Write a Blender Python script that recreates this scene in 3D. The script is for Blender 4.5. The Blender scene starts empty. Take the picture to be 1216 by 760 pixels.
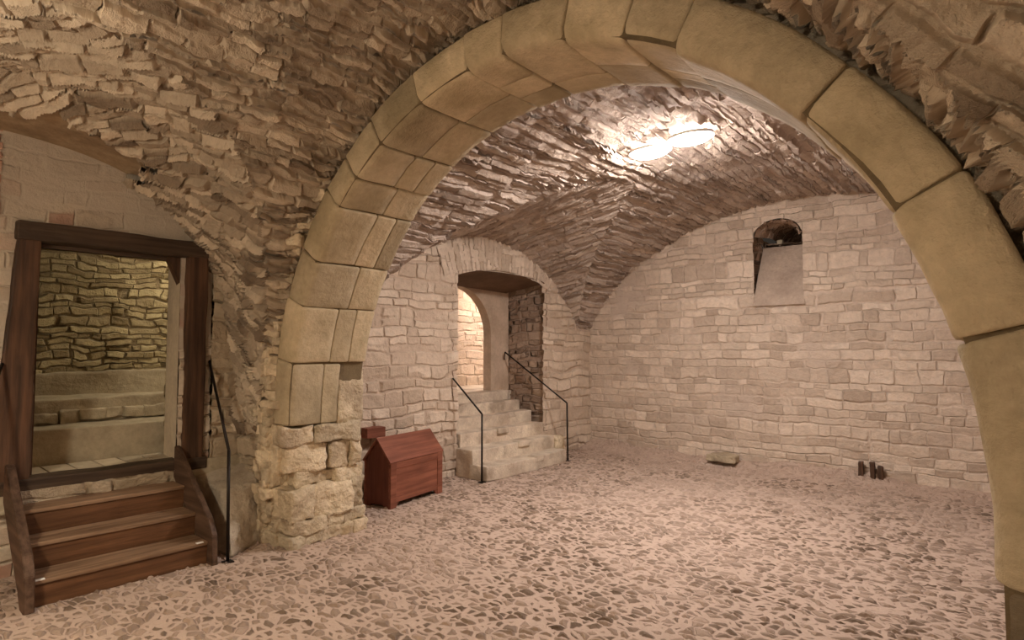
import bpy, bmesh, math, random
import numpy as np
from mathutils import Vector, noise
R = math.radians
PI = math.pi
random.seed(4)
SC = bpy.context.scene
COL = SC.collection

# ------------------------------------------------------------------ nodes
class NT:
    def __init__(s, name, rough=0.9, bump=True):
        s.m = bpy.data.materials.new(name); s.m.use_nodes = True
        s.t = s.m.node_tree; s.n = s.t.nodes; s.l = s.t.links
        s.n.clear()
        s.out = s.n.new('ShaderNodeOutputMaterial')
        s.b = s.n.new('ShaderNodeBsdfPrincipled')
        s.b.inputs['Roughness'].default_value = rough
        s.b.inputs['Specular IOR Level'].default_value = 0.25
        s.l.new(s.b.outputs[0], s.out.inputs[0])
    def put(s, sock, v):
        if isinstance(v, bpy.types.NodeSocket): s.l.new(v, sock)
        elif v is not None:
            if isinstance(v, (tuple, list)) and len(v) == 3 and len(sock.default_value) == 4: v = (*v, 1)
            sock.default_value = v
    def m_(s, op, a, b=None, c=None, clamp=False):
        n = s.n.new('ShaderNodeMath'); n.operation = op; n.use_clamp = clamp
        s.put(n.inputs[0], a)
        if b is not None: s.put(n.inputs[1], b)
        if c is not None: s.put(n.inputs[2], c)
        return n.outputs[0]
    def v_(s, op, a, b=None, out=0):
        n = s.n.new('ShaderNodeVectorMath'); n.operation = op
        s.put(n.inputs[0], a)
        if b is not None: s.put(n.inputs[1], b)
        return n.outputs[out]
    def uv(s): return s.n.new('ShaderNodeTexCoord').outputs['UV']
    def obj(s):
        tc = s.n.new('ShaderNodeTexCoord').outputs['Object']
        oi = s.n.new('ShaderNodeObjectInfo').outputs['Random']
        c = s.n.new('ShaderNodeCombineXYZ'); k = s.m_('MULTIPLY', oi, 37.0)
        for i in range(3): s.l.new(k, c.inputs[i])
        return s.v_('ADD', tc, c.outputs[0])
    def rand_obj(s): return s.n.new('ShaderNodeObjectInfo').outputs['Random']
    def noise(s, v, scale, detail=3, rough=.55, color=False):
        n = s.n.new('ShaderNodeTexNoise'); s.put(n.inputs['Vector'], v)
        n.inputs['Scale'].default_value = scale; n.inputs['Detail'].default_value = detail
        n.inputs['Roughness'].default_value = rough
        return n.outputs['Color' if color else 'Fac']
    def noise1(s, w, scale):
        n = s.n.new('ShaderNodeTexNoise'); n.noise_dimensions = '1D'; s.put(n.inputs['W'], w)
        n.inputs['Scale'].default_value = scale; n.inputs['Detail'].default_value = 1
        return n.outputs['Fac']
    def vor(s, v, scale=1, feat='F1', rnd=1.0, dim='2D', metric='EUCLIDEAN'):
        n = s.n.new('ShaderNodeTexVoronoi'); n.voronoi_dimensions = dim; n.feature = feat
        if feat != 'DISTANCE_TO_EDGE': n.distance = metric
        s.put(n.inputs['Vector'], v); n.inputs['Scale'].default_value = scale
        n.inputs['Randomness'].default_value = rnd
        return n
    def sep(s, v):
        n = s.n.new('ShaderNodeSeparateXYZ'); s.put(n.inputs[0], v); return n.outputs
    def comb(s, x, y, z=0.0):
        n = s.n.new('ShaderNodeCombineXYZ'); s.put(n.inputs[0], x); s.put(n.inputs[1], y); s.put(n.inputs[2], z)
        return n.outputs[0]
    def ss(s, x, a, b, lo=0.0, hi=1.0):
        n = s.n.new('ShaderNodeMapRange'); n.interpolation_type = 'SMOOTHSTEP'
        s.put(n.inputs[0], x); s.put(n.inputs[1], a); s.put(n.inputs[2], b)
        n.inputs[3].default_value = lo; n.inputs[4].default_value = hi
        return n.outputs[0]
    def mix(s, f, a, b, mode='MIX'):
        n = s.n.new('ShaderNodeMix'); n.data_type = 'RGBA'; n.blend_type = mode
        s.put(n.inputs['Factor'], f); s.put(n.inputs['A'], a); s.put(n.inputs['B'], b)
        return n.outputs['Result']
    def wn(s, v):
        n = s.n.new('ShaderNodeTexWhiteNoise'); n.noise_dimensions = '3D'; s.put(n.inputs['Vector'], v)
        return n.outputs
    def warp(s, v, scale, amp, detail=2):
        c = s.noise(v, scale, detail, color=True)
        c = s.v_('SUBTRACT', c, (.5, .5, .5))
        n = s.n.new('ShaderNodeVectorMath'); n.operation = 'SCALE'; s.l.new(c, n.inputs[0]); n.inputs[3].default_value = amp
        return s.v_('ADD', v, n.outputs[0])
    def color(s, c): s.put(s.b.inputs['Base Color'], c)
    def disp(s, h, both=True):
        d = s.n.new('ShaderNodeDisplacement'); d.inputs['Midlevel'].default_value = 0; d.inputs['Scale'].default_value = 1
        s.put(d.inputs['Height'], h); s.l.new(d.outputs[0], s.out.inputs['Displacement'])
        s.m.displacement_method = 'BOTH' if both else 'BUMP'
    def var(s, v, c1, c2, rnd, mortar_c, mask, grain=.35):
        """stone colour per stone + grain, mortar where mask is 0"""
        c = s.mix(rnd, c1, c2)
        g = s.noise(v, 14, 5, .7)
        g = s.m_('MULTIPLY_ADD', g, grain * 2, 1 - grain)
        gg = s.comb(g, g, g)
        c = s.mix(mask, mortar_c, c)
        return s.mix(1.0, c, gg, 'MULTIPLY')

def slab_mat(name, c1, c2, mortar, L=.34, H=.08, depth=.05, smear=.45, seed=0.0, wp=.16, chip=.38):
    """thin rubble slabs set on edge: long in u, thin in v"""
    t = NT(name, .92)
    uv = t.v_('ADD', t.uv(), (seed, seed * 1.7, 0))
    w = t.warp(uv, 2.2, wp); w = t.warp(w, 8, wp * .14)
    p = t.v_('DIVIDE', w, (L, H, 1))
    vo = t.vor(p, 1, 'F1', 1.0, '2D'); ve = t.vor(p, 1, 'DISTANCE_TO_EDGE', 1.0, '2D')
    cell = t.sep(vo.outputs['Color'])
    loc = t.v_('SUBTRACT', p, vo.outputs['Position'])
    ls = t.sep(loc)
    tiltv = t.m_('MULTIPLY', ls[1], t.m_('MULTIPLY_ADD', cell[1], 1.6, -.5))
    tiltu = t.m_('MULTIPLY', ls[0], t.m_('SUBTRACT', cell[2], .5))
    hgt = t.m_('ADD', t.m_('ADD', cell[0], t.m_('MULTIPLY', tiltv, .8)), t.m_('MULTIPLY', tiltu, .5))
    # chips at a finer scale
    p2 = t.v_('DIVIDE', t.warp(w, 7, .03), (L * .36, H * .6, 1))
    vo2 = t.vor(p2, 1, 'F1', 1.0, '2D'); c2_ = t.sep(vo2.outputs['Color'])
    ls2 = t.sep(t.v_('SUBTRACT', p2, vo2.outputs['Position']))
    h2 = t.m_('ADD', c2_[0], t.m_('MULTIPLY', ls2[1], .9))
    edge = t.ss(ve.outputs['Distance'], 0.0, .15)
    rough = t.noise(uv, 1.3, 2)                      # zones smeared with mortar
    sm = t.ss(rough, .42, .62, 1.0, 1.0 - smear)
    h = t.m_('ADD', t.m_('MULTIPLY', hgt, 1 - chip), t.m_('MULTIPLY', h2, chip))
    lost = t.m_('MULTIPLY', t.ss(cell[0], .10, .14), t.ss(c2_[2], .06, .10, .35, 1.0))
    h = t.m_('MULTIPLY', h, lost); h = t.m_('MULTIPLY', h, edge); h = t.m_('MULTIPLY', h, sm)
    h = t.m_('SUBTRACT', h, t.m_('MULTIPLY', t.m_('MULTIPLY', t.m_('SUBTRACT', 1.0, edge), .35), sm))
    fine = t.noise(uv, 38, 4, .65)
    big = t.noise(uv, .9, 2)
    hh = t.m_('ADD', t.m_('MULTIPLY', h, depth), t.m_('MULTIPLY', fine, .012))
    hh = t.m_('ADD', hh, t.m_('MULTIPLY', t.m_('SUBTRACT', big, .5), .10))
    t.disp(hh)
    mask = t.m_('MULTIPLY', edge, t.ss(t.noise(uv, 5, 4), .36, .56, .55, 1.0))
    rnd = t.m_('MULTIPLY_ADD', c2_[1], .4, t.m_('MULTIPLY', cell[2], .6))
    c = t.var(uv, c1, c2, rnd, mortar, mask, .38)
    t.color(c)
    return t.m

def masonry_mat(name, c1, c2, mortar, L=.30, H=.13, depth=.022, mw=.11, plaster=0.0, pc=(.5, .4, .3), warp=.05, bricks=None, irregular=.0, seed=0.0, relief=1.0, tiltk=.9):
    """coursed squared rubble with uneven courses"""
    t = NT(name, .92)
    uv = t.v_('ADD', t.uv(), (seed, seed * .7, 0))
    w = t.warp(uv, 3.0, warp, 2); w = t.warp(w, 14, .018)
    u, v, _ = t.sep(w)
    vv = t.m_('ADD', t.m_('DIVIDE', v, H), t.m_('MULTIPLY', t.noise1(v, 4.1), 1.5))
    if irregular: vv = t.m_('ADD', vv, t.m_('MULTIPLY', t.noise(uv, 1.4, 1), irregular))
    r = t.m_('FLOOR', vv); fv = t.m_('FRACT', vv)
    wr = t.wn(t.comb(r, 3.3, 1.1))[0]
    lu = t.m_('MULTIPLY_ADD', wr, .8, .65)
    uu = t.m_('ADD', t.m_('MULTIPLY', t.m_('DIVIDE', u, L), lu), t.m_('MULTIPLY', wr, 17.0))
    uu = t.m_('ADD', uu, t.m_('MULTIPLY', t.noise(t.comb(t.m_('MULTIPLY', uu, 1.0), t.m_('MULTIPLY', r, 7.7)), 1.3, 0), 1.3))
    c = t.m_('FLOOR', uu); fu = t.m_('FRACT', uu)
    du = t.m_('MULTIPLY', t.m_('MINIMUM', fu, t.m_('SUBTRACT', 1.0, fu)), L / H)
    dv = t.m_('MINIMUM', fv, t.m_('SUBTRACT', 1.0, fv))
    e = t.m_('SMOOTH_MIN', du, dv, .12)
    e = t.m_('ADD', e, t.m_('MULTIPLY', t.m_('SUBTRACT', t.noise(uv, 9, 3), .5), .16))
    rn = t.wn(t.comb(c, r, seed)); rs = t.sep(rn[1])
    mask = t.ss(e, mw * .25, mw * 1.25)
    vis = t.ss(t.noise(uv, 2.2, 3), .3, .62)          # joints flush in places
    h = t.m_('MULTIPLY', mask, t.m_('MULTIPLY_ADD', rs[0], .7, .45))
    h = t.m_('MULTIPLY', h, t.m_('MULTIPLY_ADD', vis, .65, .35))
    tilt = t.m_('MULTIPLY', t.m_('SUBTRACT', fv, .5), t.m_('SUBTRACT', rs[1], .35))
    h = t.m_('ADD', h, t.m_('MULTIPLY', t.m_('MULTIPLY', tilt, mask), tiltk))
    fine = t.noise(uv, 26, 5, .7); mid = t.noise(uv, 6, 3)
    pl = None
    if plaster > 0:
        pn = t.noise(uv, 1.1, 4, .6)
        pl = t.ss(pn, 1 - plaster - .08, 1 - plaster + .04)
        h = t.m_('MULTIPLY', h, t.m_('SUBTRACT', 1.0, t.m_('MULTIPLY', pl, .85)))
    hh = t.m_('ADD', t.m_('MULTIPLY', h, depth), t.m_('MULTIPLY', fine, .012 * relief))
    hh = t.m_('ADD', hh, t.m_('MULTIPLY', mid, .018 * relief))
    t.disp(hh)
    ca = c1; cb = c2
    if bricks:                                          # some courses of red brick
        bm_ = t.ss(rs[2], .78, .80)
        cb = t.mix(bm_, cb, bricks)
    col = t.var(uv, ca, cb, rs[2] if not bricks else rs[1], mortar, t.m_('MULTIPLY', mask, t.m_('MULTIPLY_ADD', vis, .5, .5)), .30)
    if pl is not None: col = t.mix(t.m_('MULTIPLY', pl, .8), col, t.mix(t.noise(uv, 7, 4), pc, tuple(x * .72 for x in pc)))
    t.color(col)
    return t.m

def stone_mat(name, c1, c2, scale=3.0, bump=.006, stain=None, both=False, coarse=0.0, rough=.9, rv=.18):
    t = NT(name, rough)
    v = t.obj()
    a = t.noise(v, scale, 5, .6); b = t.noise(v, scale * 9, 4, .7)
    c = t.mix(t.ss(a, .3, .7), c1, c2)
    if stain: c = t.mix(t.ss(t.noise(t.v_('ADD', v, (5, 5, 5)), scale * .6, 4), .52, .7, 0, .75), c, stain)
    g = t.m_('MULTIPLY_ADD', b, .52, .74)
    g = t.m_('MULTIPLY', g, t.m_('MULTIPLY_ADD', t.rand_obj(), rv * 2, 1 - rv))
    c = t.mix(1.0, c, t.comb(g, g, g), 'MULTIPLY')
    t.color(c)
    vo = t.vor(v, scale * 8, 'F1', 1, '3D').outputs['Distance']
    h = t.m_('ADD', t.m_('MULTIPLY', b, bump), t.m_('MULTIPLY', a, bump * 2))
    h = t.m_('ADD', h, t.m_('MULTIPLY', vo, bump * .15))
    if coarse: h = t.m_('ADD', h, t.m_('MULTIPLY', t.noise(v, scale * 2.5, 3), coarse))
    t.disp(h, both)
    return t.m

def wood_mat(name, c1, c2, axis='X', rough=.6, scale=1.0):
    t = NT(name, rough)
    v = t.obj()
    k = {'X': (1.2, 22, 22), 'Y': (22, 1.2, 22), 'Z': (22, 22, 1.2)}[axis]
    p = t.v_('MULTIPLY', v, tuple(x * scale for x in k))
    a = t.noise(p, 1, 5, .6); b = t.noise(v, 2.5, 3)
    c = t.mix(t.ss(a, .3, .75), c1, c2)
    g = t.m_('MULTIPLY_ADD', b, .7, .65)
    t.color(t.mix(1.0, c, t.comb(g, g, g), 'MULTIPLY'))
    t.disp(t.m_('MULTIPLY', a, .004), False)
    return t.m

def floor_mat():
    t = NT('cobbled mortar floor', .88)
    uv = t.uv()
    w = t.warp(uv, 3.5, .13, 2); w = t.warp(w, 16, .018)
    d = t.noise(uv, 1.1, 1)
    p = t.v_('DIVIDE', w, (.086, .056, 1))
    vo = t.vor(p, 1, 'F1', .95, '2D'); ve = t.vor(p, 1, 'DISTANCE_TO_EDGE', .95, '2D')
    cs = t.sep(vo.outputs['Color'])
    e = t.m_('ADD', ve.outputs['Distance'], t.m_('MULTIPLY', t.m_('SUBTRACT', t.noise(uv, 30, 3), .5), .12))
    th = t.m_('MULTIPLY_ADD', t.m_('POWER', cs[0], 1.6), .36, .06)
    mask = t.ss(e, th, t.m_('ADD', th, .06))
    dome = t.ss(e, th, t.m_('ADD', th, .30))
    groove = t.m_('SUBTRACT', t.ss(e, t.m_('SUBTRACT', th, .05), th), t.ss(e, th, t.m_('ADD', th, .06)))
    stone = t.mix(cs[1], (.14, .095, .065), (.40, .29, .215))
    stone = t.mix(t.ss(t.noise(uv, .55, 2), .45, .65, 0, .45), stone, (.50, .38, .30))
    mort = t.mix(t.noise(uv, 9, 4, .7), (.60, .455, .365), (.42, .31, .24))
    # worn, dusty areas where the cobbles are nearly buried
    dust = t.ss(t.noise(t.v_('ADD', uv, (9, 2, 0)), 1.3, 4), .42, .68, 1.0, .45)
    vy = t.sep(uv)[1]
    earth = t.ss(t.m_('MULTIPLY_ADD', t.noise(uv, 1.6, 3), .9, vy), 8.15, 8.4)
    dust = t.m_('MULTIPLY', dust, t.m_('SUBTRACT', 1.0, t.m_('MULTIPLY', earth, .85)))
    c = t.mix(t.m_('MULTIPLY', mask, dust), mort, stone)
    c = t.mix(t.m_('MULTIPLY', groove, .35), c, (.12, .07, .05))
    g = t.m_('MULTIPLY_ADD', t.noise(uv, 60, 3, .7), .3, .85)
    t.color(t.mix(1.0, c, t.comb(g, g, g), 'MULTIPLY'))
    h = t.m_('MULTIPLY', t.m_('MULTIPLY', dome, t.m_('MULTIPLY_ADD', cs[2], .9, .3)), .017)
    h = t.m_('SUBTRACT', h, t.m_('MULTIPLY', groove, .004))
    h = t.m_('ADD', h, t.m_('MULTIPLY', t.noise(uv, 22, 4, .7), .007))
    t.disp(h)
    return t.m

# ------------------------------------------------------------------ materials
M = {}
M['floor'] = floor_mat()
M['vault_front'] = masonry_mat('vault rubble front', (.74, .61, .455), (.19, .135, .09), (.50, .40, .29), L=.24, H=.072, depth=.068, mw=.19, plaster=.20, pc=(.54, .44, .32), warp=.17, irregular=1.6, seed=2.7, relief=2.5, tiltk=2.6)
M['vault_back'] = masonry_mat('vault slabs back', (.60, .49, .40), (.31, .235, .185), (.52, .42, .35), L=.62, H=.085, depth=.05, mw=.13, plaster=.28, pc=(.52, .42, .35), warp=.07, irregular=.9, seed=4.2, relief=2.2, tiltk=2.6)
M['wall_back'] = masonry_mat('back wall masonry', (.76, .625, .50), (.46, .355, .27), (.62, .50, .40), L=.27, H=.12, depth=.034, mw=.10, plaster=.38, pc=(.66, .53, .43), warp=.09, irregular=.5, relief=1.5, seed=1.0)
M['wall_far_left'] = masonry_mat('stair wall masonry', (.74, .61, .48), (.50, .39, .29), (.54, .42, .32), L=.30, H=.15, depth=.04, mw=.12, plaster=.2, pc=(.58, .45, .34), warp=.09, irregular=.8, seed=2.0)
M['wall_left'] = masonry_mat('door wall plastered rubble', (.62, .52, .40), (.38, .29, .21), (.54, .45, .345), L=.30, H=.13, depth=.034, mw=.13, plaster=.50, pc=(.62, .53, .42), warp=.1, irregular=.8, bricks=(.36, .13, .08), seed=3.0)
M['rowlock'] = masonry_mat('upright arch stones', (.72, .59, .47), (.50, .39, .29), (.56, .44, .34), L=.60, H=.075, depth=.035, mw=.14, warp=.05, seed=8.0)
M['brick'] = masonry_mat('old red brick patch', (.42, .20, .14), (.52, .33, .24), (.56, .45, .35), L=.21, H=.075, depth=.022, mw=.16, plaster=.42, pc=(.60, .46, .37), warp=.05, seed=9.0)
M['pier'] = masonry_mat('pier rubble', (.62, .51, .37), (.38, .295, .20), (.44, .35, .245), L=.26, H=.15, depth=.05, mw=.14, plaster=.15, pc=(.5, .4, .27), warp=.14, irregular=1.2, seed=5.0, relief=2.0)
M['ledge_wall'] = masonry_mat('flat rubble wall', (.56, .47, .28), (.32, .25, .14), (.24, .185, .11), L=.20, H=.07, depth=.055, mw=.16, warp=.17, irregular=1.6, seed=6.0, relief=2.0)
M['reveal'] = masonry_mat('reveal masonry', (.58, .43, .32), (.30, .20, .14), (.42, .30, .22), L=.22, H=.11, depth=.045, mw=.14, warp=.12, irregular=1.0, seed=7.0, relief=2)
M['voussoir'] = stone_mat('yellow sandstone', (.58, .47, .31), (.42, .335, .21), 2.2, .012, stain=(.31, .245, .145))
M['voussoir_core'] = stone_mat('joint mortar', (.17, .125, .07), (.11, .08, .045), 6, .004)
M['cream_stone'] = stone_mat('cream rubble stone', (.70, .58, .41), (.50, .395, .265), 4.5, .012, stain=(.30, .225, .15), coarse=.05, rv=.25)
M['step_stone'] = stone_mat('pale step stone', (.76, .65, .51), (.54, .43, .33), 3.5, .010, stain=(.36, .275, .20), rv=.12)
M['ledge_stone'] = stone_mat('grey yellow ledge stone', (.52, .445, .32), (.38, .315, .22), 3.0, .008, stain=(.29, .235, .16), rv=.1)
M['plaster'] = stone_mat('jamb plaster', (.55, .47, .35), (.45, .37, .27), 2.5, .004)
M['warm_plaster'] = stone_mat('warm plaster', (.56, .43, .32), (.42, .31, .22), 2.5, .006)
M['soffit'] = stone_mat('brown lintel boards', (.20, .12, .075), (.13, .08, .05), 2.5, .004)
M['footing'] = stone_mat('footing plaster', (.55, .46, .35), (.40, .32, .235), 3, .012, stain=(.30, .235, .17), coarse=.03)
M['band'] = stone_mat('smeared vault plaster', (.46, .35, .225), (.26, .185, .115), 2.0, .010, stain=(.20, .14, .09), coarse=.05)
M['sill'] = stone_mat('sloping sill plaster', (.60, .47, .37), (.44, .335, .26), 2.5, .008, coarse=.03, both=True)
M['dirt'] = stone_mat('earth', (.40, .31, .22), (.30, .22, .15), 3, .012)
M['oldwood'] = wood_mat('dark old oak post', (.040, .022, .013), (.125, .062, .034), 'Z', .62)
M['oldwood_y'] = wood_mat('dark old oak beam', (.040, .025, .016), (.10, .063, .04), 'Y', .65)
M['stepwood'] = wood_mat('brown stained board', (.085, .038, .017), (.19, .09, .042), 'Y', .5)
M['treadwood'] = wood_mat('worn tread board', (.14, .078, .042), (.34, .215, .13), 'Y', .6)
M['stringer'] = wood_mat('side board', (.055, .030, .018), (.14, .082, .052), 'X', .6)
M['chest'] = wood_mat('red brown chest board', (.16, .052, .030), (.29, .105, .062), 'Y', .5)
M['chest_shade'] = wood_mat('red brown chest shade', (.12, .036, .022), (.20, .066, .038), 'Z', .5)  # chest wood darkened to carry the shade of the gable ends
def plain(name, col, rough=.5, metal=0.0, emit=None, strength=0):
    t = NT(name, rough)
    v = t.obj(); g = t.m_('MULTIPLY_ADD', t.noise(v, 12, 3), .3, .85)
    t.color(t.mix(1.0, (*col, 1), t.comb(g, g, g), 'MULTIPLY'))
    t.b.inputs['Metallic'].default_value = metal
    if emit:
        t.b.inputs['Emission Color'].default_value = (*emit, 1); t.b.inputs['Emission Strength'].default_value = strength
    return t.m
M['iron'] = plain('black iron', (.022, .016, .013), .45, .6)
M['white_mark'] = plain('white edge marker', (.85, .83, .78), .5)
M['lamp_base'] = plain('lamp housing', (.6, .58, .55), .5)
LAMP_BACK = (1.0, .915, .87)
LAMP_FRONT = (1.0, .87, .68)
LAMP_SIDE = (1.0, .86, .64)
M['glow_back'] = plain('opal glass back lamp', (.9, .9, .9), .4, 0, LAMP_BACK, 190)
M['glow_front'] = plain('opal glass front lamp', (.9, .9, .9), .4, 0, LAMP_FRONT, 245)
M['glow_fill'] = plain('opal glass fill lamp', (.9, .9, .9), .4, 0, LAMP_FRONT, 60)
M['glow_side'] = plain('opal glass side lamp', (.9, .9, .9), .4, 0, LAMP_SIDE, 85)
M['glow_pass'] = plain('opal glass passage lamp', (.9, .9, .9), .4, 0, LAMP_BACK, 200)

# ------------------------------------------------------------------ mesh tools
def link(o, parent=None):
    COL.objects.link(o)
    if parent: o.parent = parent
    return o
def empty(name, loc=(0, 0, 0), label=None, cat=None, group=None):
    o = bpy.data.objects.new(name, None); o.location = loc; o.empty_display_size = .1
    link(o); meta(o, label, cat, group); return o
def meta(o, label=None, cat=None, group=None, kind=None):
    if label: o['label'] = label
    if cat: o['category'] = cat
    if group: o['group'] = group
    if kind: o['kind'] = kind
    return o

class Grid:
    """collects parametric patches into one mesh; P (n,m,3), UV (n,m,2)"""
    def __init__(s): s.v = []; s.f = []; s.uvl = []; s.mi = []; s.c = 0
    def add(s, P, UV, mi=0, keep=None, flip=False, faceuv=None):
        n, m = P.shape[:2]
        idx = np.arange(n * m).reshape(n, m) + s.c
        q = np.stack([idx[:-1, :-1], idx[1:, :-1], idx[1:, 1:], idx[:-1, 1:]], -1)
        if faceuv is not None:
            (UA, UB, isA) = faceuv
            def corners(U): return np.stack([U[:-1, :-1], U[1:, :-1], U[1:, 1:], U[:-1, 1:]], -2)
            U = np.where(isA[..., None, None], corners(UA), corners(UB))
        else:
            U = np.stack([UV[:-1, :-1], UV[1:, :-1], UV[1:, 1:], UV[:-1, 1:]], -2)
        q = q.reshape(-1, 4); U = U.reshape(-1, 4, 2)
        if flip: q = q[:, ::-1]; U = U[:, ::-1]
        if keep is not None: k = keep.reshape(-1); q = q[k]; U = U[k]
        s.v.append(P.reshape(-1, 3)); s.f.append(q); s.uvl.append(U); s.mi.append(np.full(len(q), mi)); s.c += n * m
    def build(s, name, mats, parent=None, smooth=True):
        V = np.concatenate(s.v).astype(np.float32); F = np.concatenate(s.f).astype(np.int32); U = np.concatenate(s.uvl).astype(np.float32); MI = np.concatenate(s.mi).astype(np.int32)
        me = bpy.data.meshes.new(name)
        me.vertices.add(len(V)); me.vertices.foreach_set('co', V.ravel())
        me.loops.add(F.size); me.loops.foreach_set('vertex_index', F.ravel())
        me.polygons.add(len(F)); me.polygons.foreach_set('loop_start', np.arange(0, F.size, 4, dtype=np.int32))
        me.polygons.foreach_set('material_index', MI)
        uvl = me.uv_layers.new(name='UVMap'); uvl.data.foreach_set('uv', U.ravel())
        me.update(calc_edges=True); me.validate()
        me.polygons.foreach_set('use_smooth', np.full(len(me.polygons), smooth))
        for m in (mats if isinstance(mats, list) else [mats]): me.materials.append(m)
        return link(bpy.data.objects.new(name, me), parent)

def lines(a, b, sp, cuts=()):
    pts = sorted({a, b, *[c for c in cuts if a < c < b]})
    out = [np.linspace(p, q, max(2, int(round((q - p) / sp)) + 1))[:-1] for p, q in zip(pts[:-1], pts[1:])]
    return np.concatenate(out + [np.array([b])])

def wall(g, axis, const, a0, a1, z0, z1, sp, sign, holes=(), mi=0, uvo=(0, 0)):
    """vertical wall; axis 'X': plane x=const spanned by y,z. sign: direction of the room side. holes: (a0,a1,z0,z1,rise)"""
    A = lines(a0, a1, sp, [c for h in holes for c in h[:2]]); Z = lines(z0, z1, sp, [c for h in holes for c in h[2:4]])
    AA, ZZ = np.meshgrid(A, Z, indexing='ij')
    ZW = ZZ.copy()
    for h in holes:
        mid = (h[0] + h[1]) / 2; hw = (h[1] - h[0]) / 2
        arch = np.sqrt(np.clip(1 - ((AA - mid) / hw) ** 2, 0, 1))
        bl = np.clip(1 - np.abs(ZZ - h[3]) / .45, 0, 1)
        ZW += h[4] * arch * bl * (AA >= h[0]) * (AA <= h[1])
    P = np.stack([np.full_like(AA, const), AA, ZW] if axis == 'X' else [AA, np.full_like(AA, const), ZW], -1)
    UV = np.stack([AA + uvo[0], ZW + uvo[1]], -1)
    ca = (A[:-1] + A[1:]) / 2; cz = (Z[:-1] + Z[1:]) / 2
    CA, CZ = np.meshgrid(ca, cz, indexing='ij')
    keep = np.ones_like(CA, bool)
    for h in holes: keep &= ~((CA > h[0]) & (CA < h[1]) & (CZ > h[2]) & (CZ < h[3]))
    # orientation: quad (i,j)->(i+1,j): for axis X (y,z) normal = +x ; for axis Y (x,z) normal = -y
    nat = 1 if axis == 'X' else -1
    g.add(P, UV, mi, keep, flip=(nat != sign))

def patch(g, p00, p10, p01, p11, sp, mi=0, flip=False, arch=0.0, uvo=(0, 0)):
    """bilinear patch; uv metres"""
    p00, p10, p01, p11 = [np.array(p, float) for p in (p00, p10, p01, p11)]
    lu = max(np.linalg.norm(p10 - p00), np.linalg.norm(p11 - p01)); lv = max(np.linalg.norm(p01 - p00), np.linalg.norm(p11 - p10))
    n = max(2, int(lu / sp) + 1); m = max(2, int(lv / sp) + 1)
    a = np.linspace(0, 1, n)[:, None, None]; b = np.linspace(0, 1, m)[None, :, None]
    P = p00 * (1 - a) * (1 - b) + p10 * a * (1 - b) + p01 * (1 - a) * b + p11 * a * b
    if arch: P = P + np.array([0, 0, 1.0]) * arch * np.sqrt(np.clip(1 - (2 * a - 1) ** 2, 0, 1))
    U = np.broadcast_to(a * lu + uvo[0], (n, m, 1)); W = np.broadcast_to(b * lv + uvo[1], (n, m, 1))
    g.add(P, np.concatenate([U, W], -1), mi, flip=flip)

def resample(fx, fz, sp):
    t = np.linspace(0, 1, 4000); x = fx(t); z = fz(t)
    s = np.concatenate([[0], np.cumsum(np.hypot(np.diff(x), np.diff(z)))])
    n = int(s[-1] / sp) + 2; si = np.linspace(0, s[-1], n)
    return np.interp(si, s, x), si

def vault(g, xs, ux, zA, ys, uy, zB, mi=0, diag=False, band=None):
    """groin vault: ceiling = higher of barrel A (profile over x) and barrel B (profile over y)"""
    X, Y = np.meshgrid(xs, ys, indexing='ij')
    ZA = zA(X, Y); ZB = zB(X, Y); Z = np.maximum(ZA, ZB)
    P = np.stack([X, Y, Z], -1)
    # ease the stepping of the grid along the groins
    D = ZA > ZB; near = np.zeros_like(Z)
    near[:-1] = np.maximum(near[:-1], D[1:] != D[:-1]); near[:, :-1] = np.maximum(near[:, :-1], D[:, 1:] != D[:, :-1])
    for _ in range(9):
        n2 = near.copy(); n2[1:] = np.maximum(n2[1:], near[:-1]); n2[:-1] = np.maximum(n2[:-1], near[1:])
        n2[:, 1:] = np.maximum(n2[:, 1:], near[:, :-1]); n2[:, :-1] = np.maximum(n2[:, :-1], near[:, 1:]); near = n2
    near[0] = near[-1] = 0; near[:, 0] = near[:, -1] = 0
    for _ in range(40):
        Q = P.copy(); Q[1:-1, 1:-1] = (P[:-2, 1:-1] + P[2:, 1:-1] + P[1:-1, :-2] + P[1:-1, 2:]) / 4
        P = P + (Q - P) * near[..., None] * .8
    UX = np.broadcast_to(ux[:, None], X.shape); UY = np.broadcast_to(uy[None, :], X.shape)
    UA = np.stack([Y, UX], -1); UB = np.stack([X + 11.3, UY + 5.1], -1)
    if diag: UB = np.stack([(X + UY) * .707 + 11.3, (UY - X) * .707 + 5.1], -1)
    def c(a): return (a[:-1, :-1] + a[1:, 1:]) / 2
    isA = c(ZA) > c(ZB)
    if band is not None:
        cx = (X[:-1, :-1] + X[1:, 1:]) / 2; cy = (Y[:-1, :-1] + Y[1:, 1:]) / 2
        bm_ = band(cx, cy) & ~isA
        g.add(P, None, 0, keep=~bm_, flip=True, faceuv=(UA, UB, isA)); g.add(P, None, 1, keep=bm_, flip=True, faceuv=(UA, UB, isA))
    else: g.add(P, None, mi, flip=True, faceuv=(UA, UB, isA))

def mesh_obj(name, bm, mat, parent=None, smooth=False, loc=None):
    me = bpy.data.meshes.new(name); bmesh.ops.recalc_face_normals(bm, faces=bm.faces); bm.to_mesh(me); bm.free()
    if smooth:
        me.polygons.foreach_set('use_smooth', [True] * len(me.polygons))
    me.materials.append(mat)
    o = bpy.data.objects.new(name, me); link(o, parent)
    if loc is not None: o.location = loc
    return o

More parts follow.
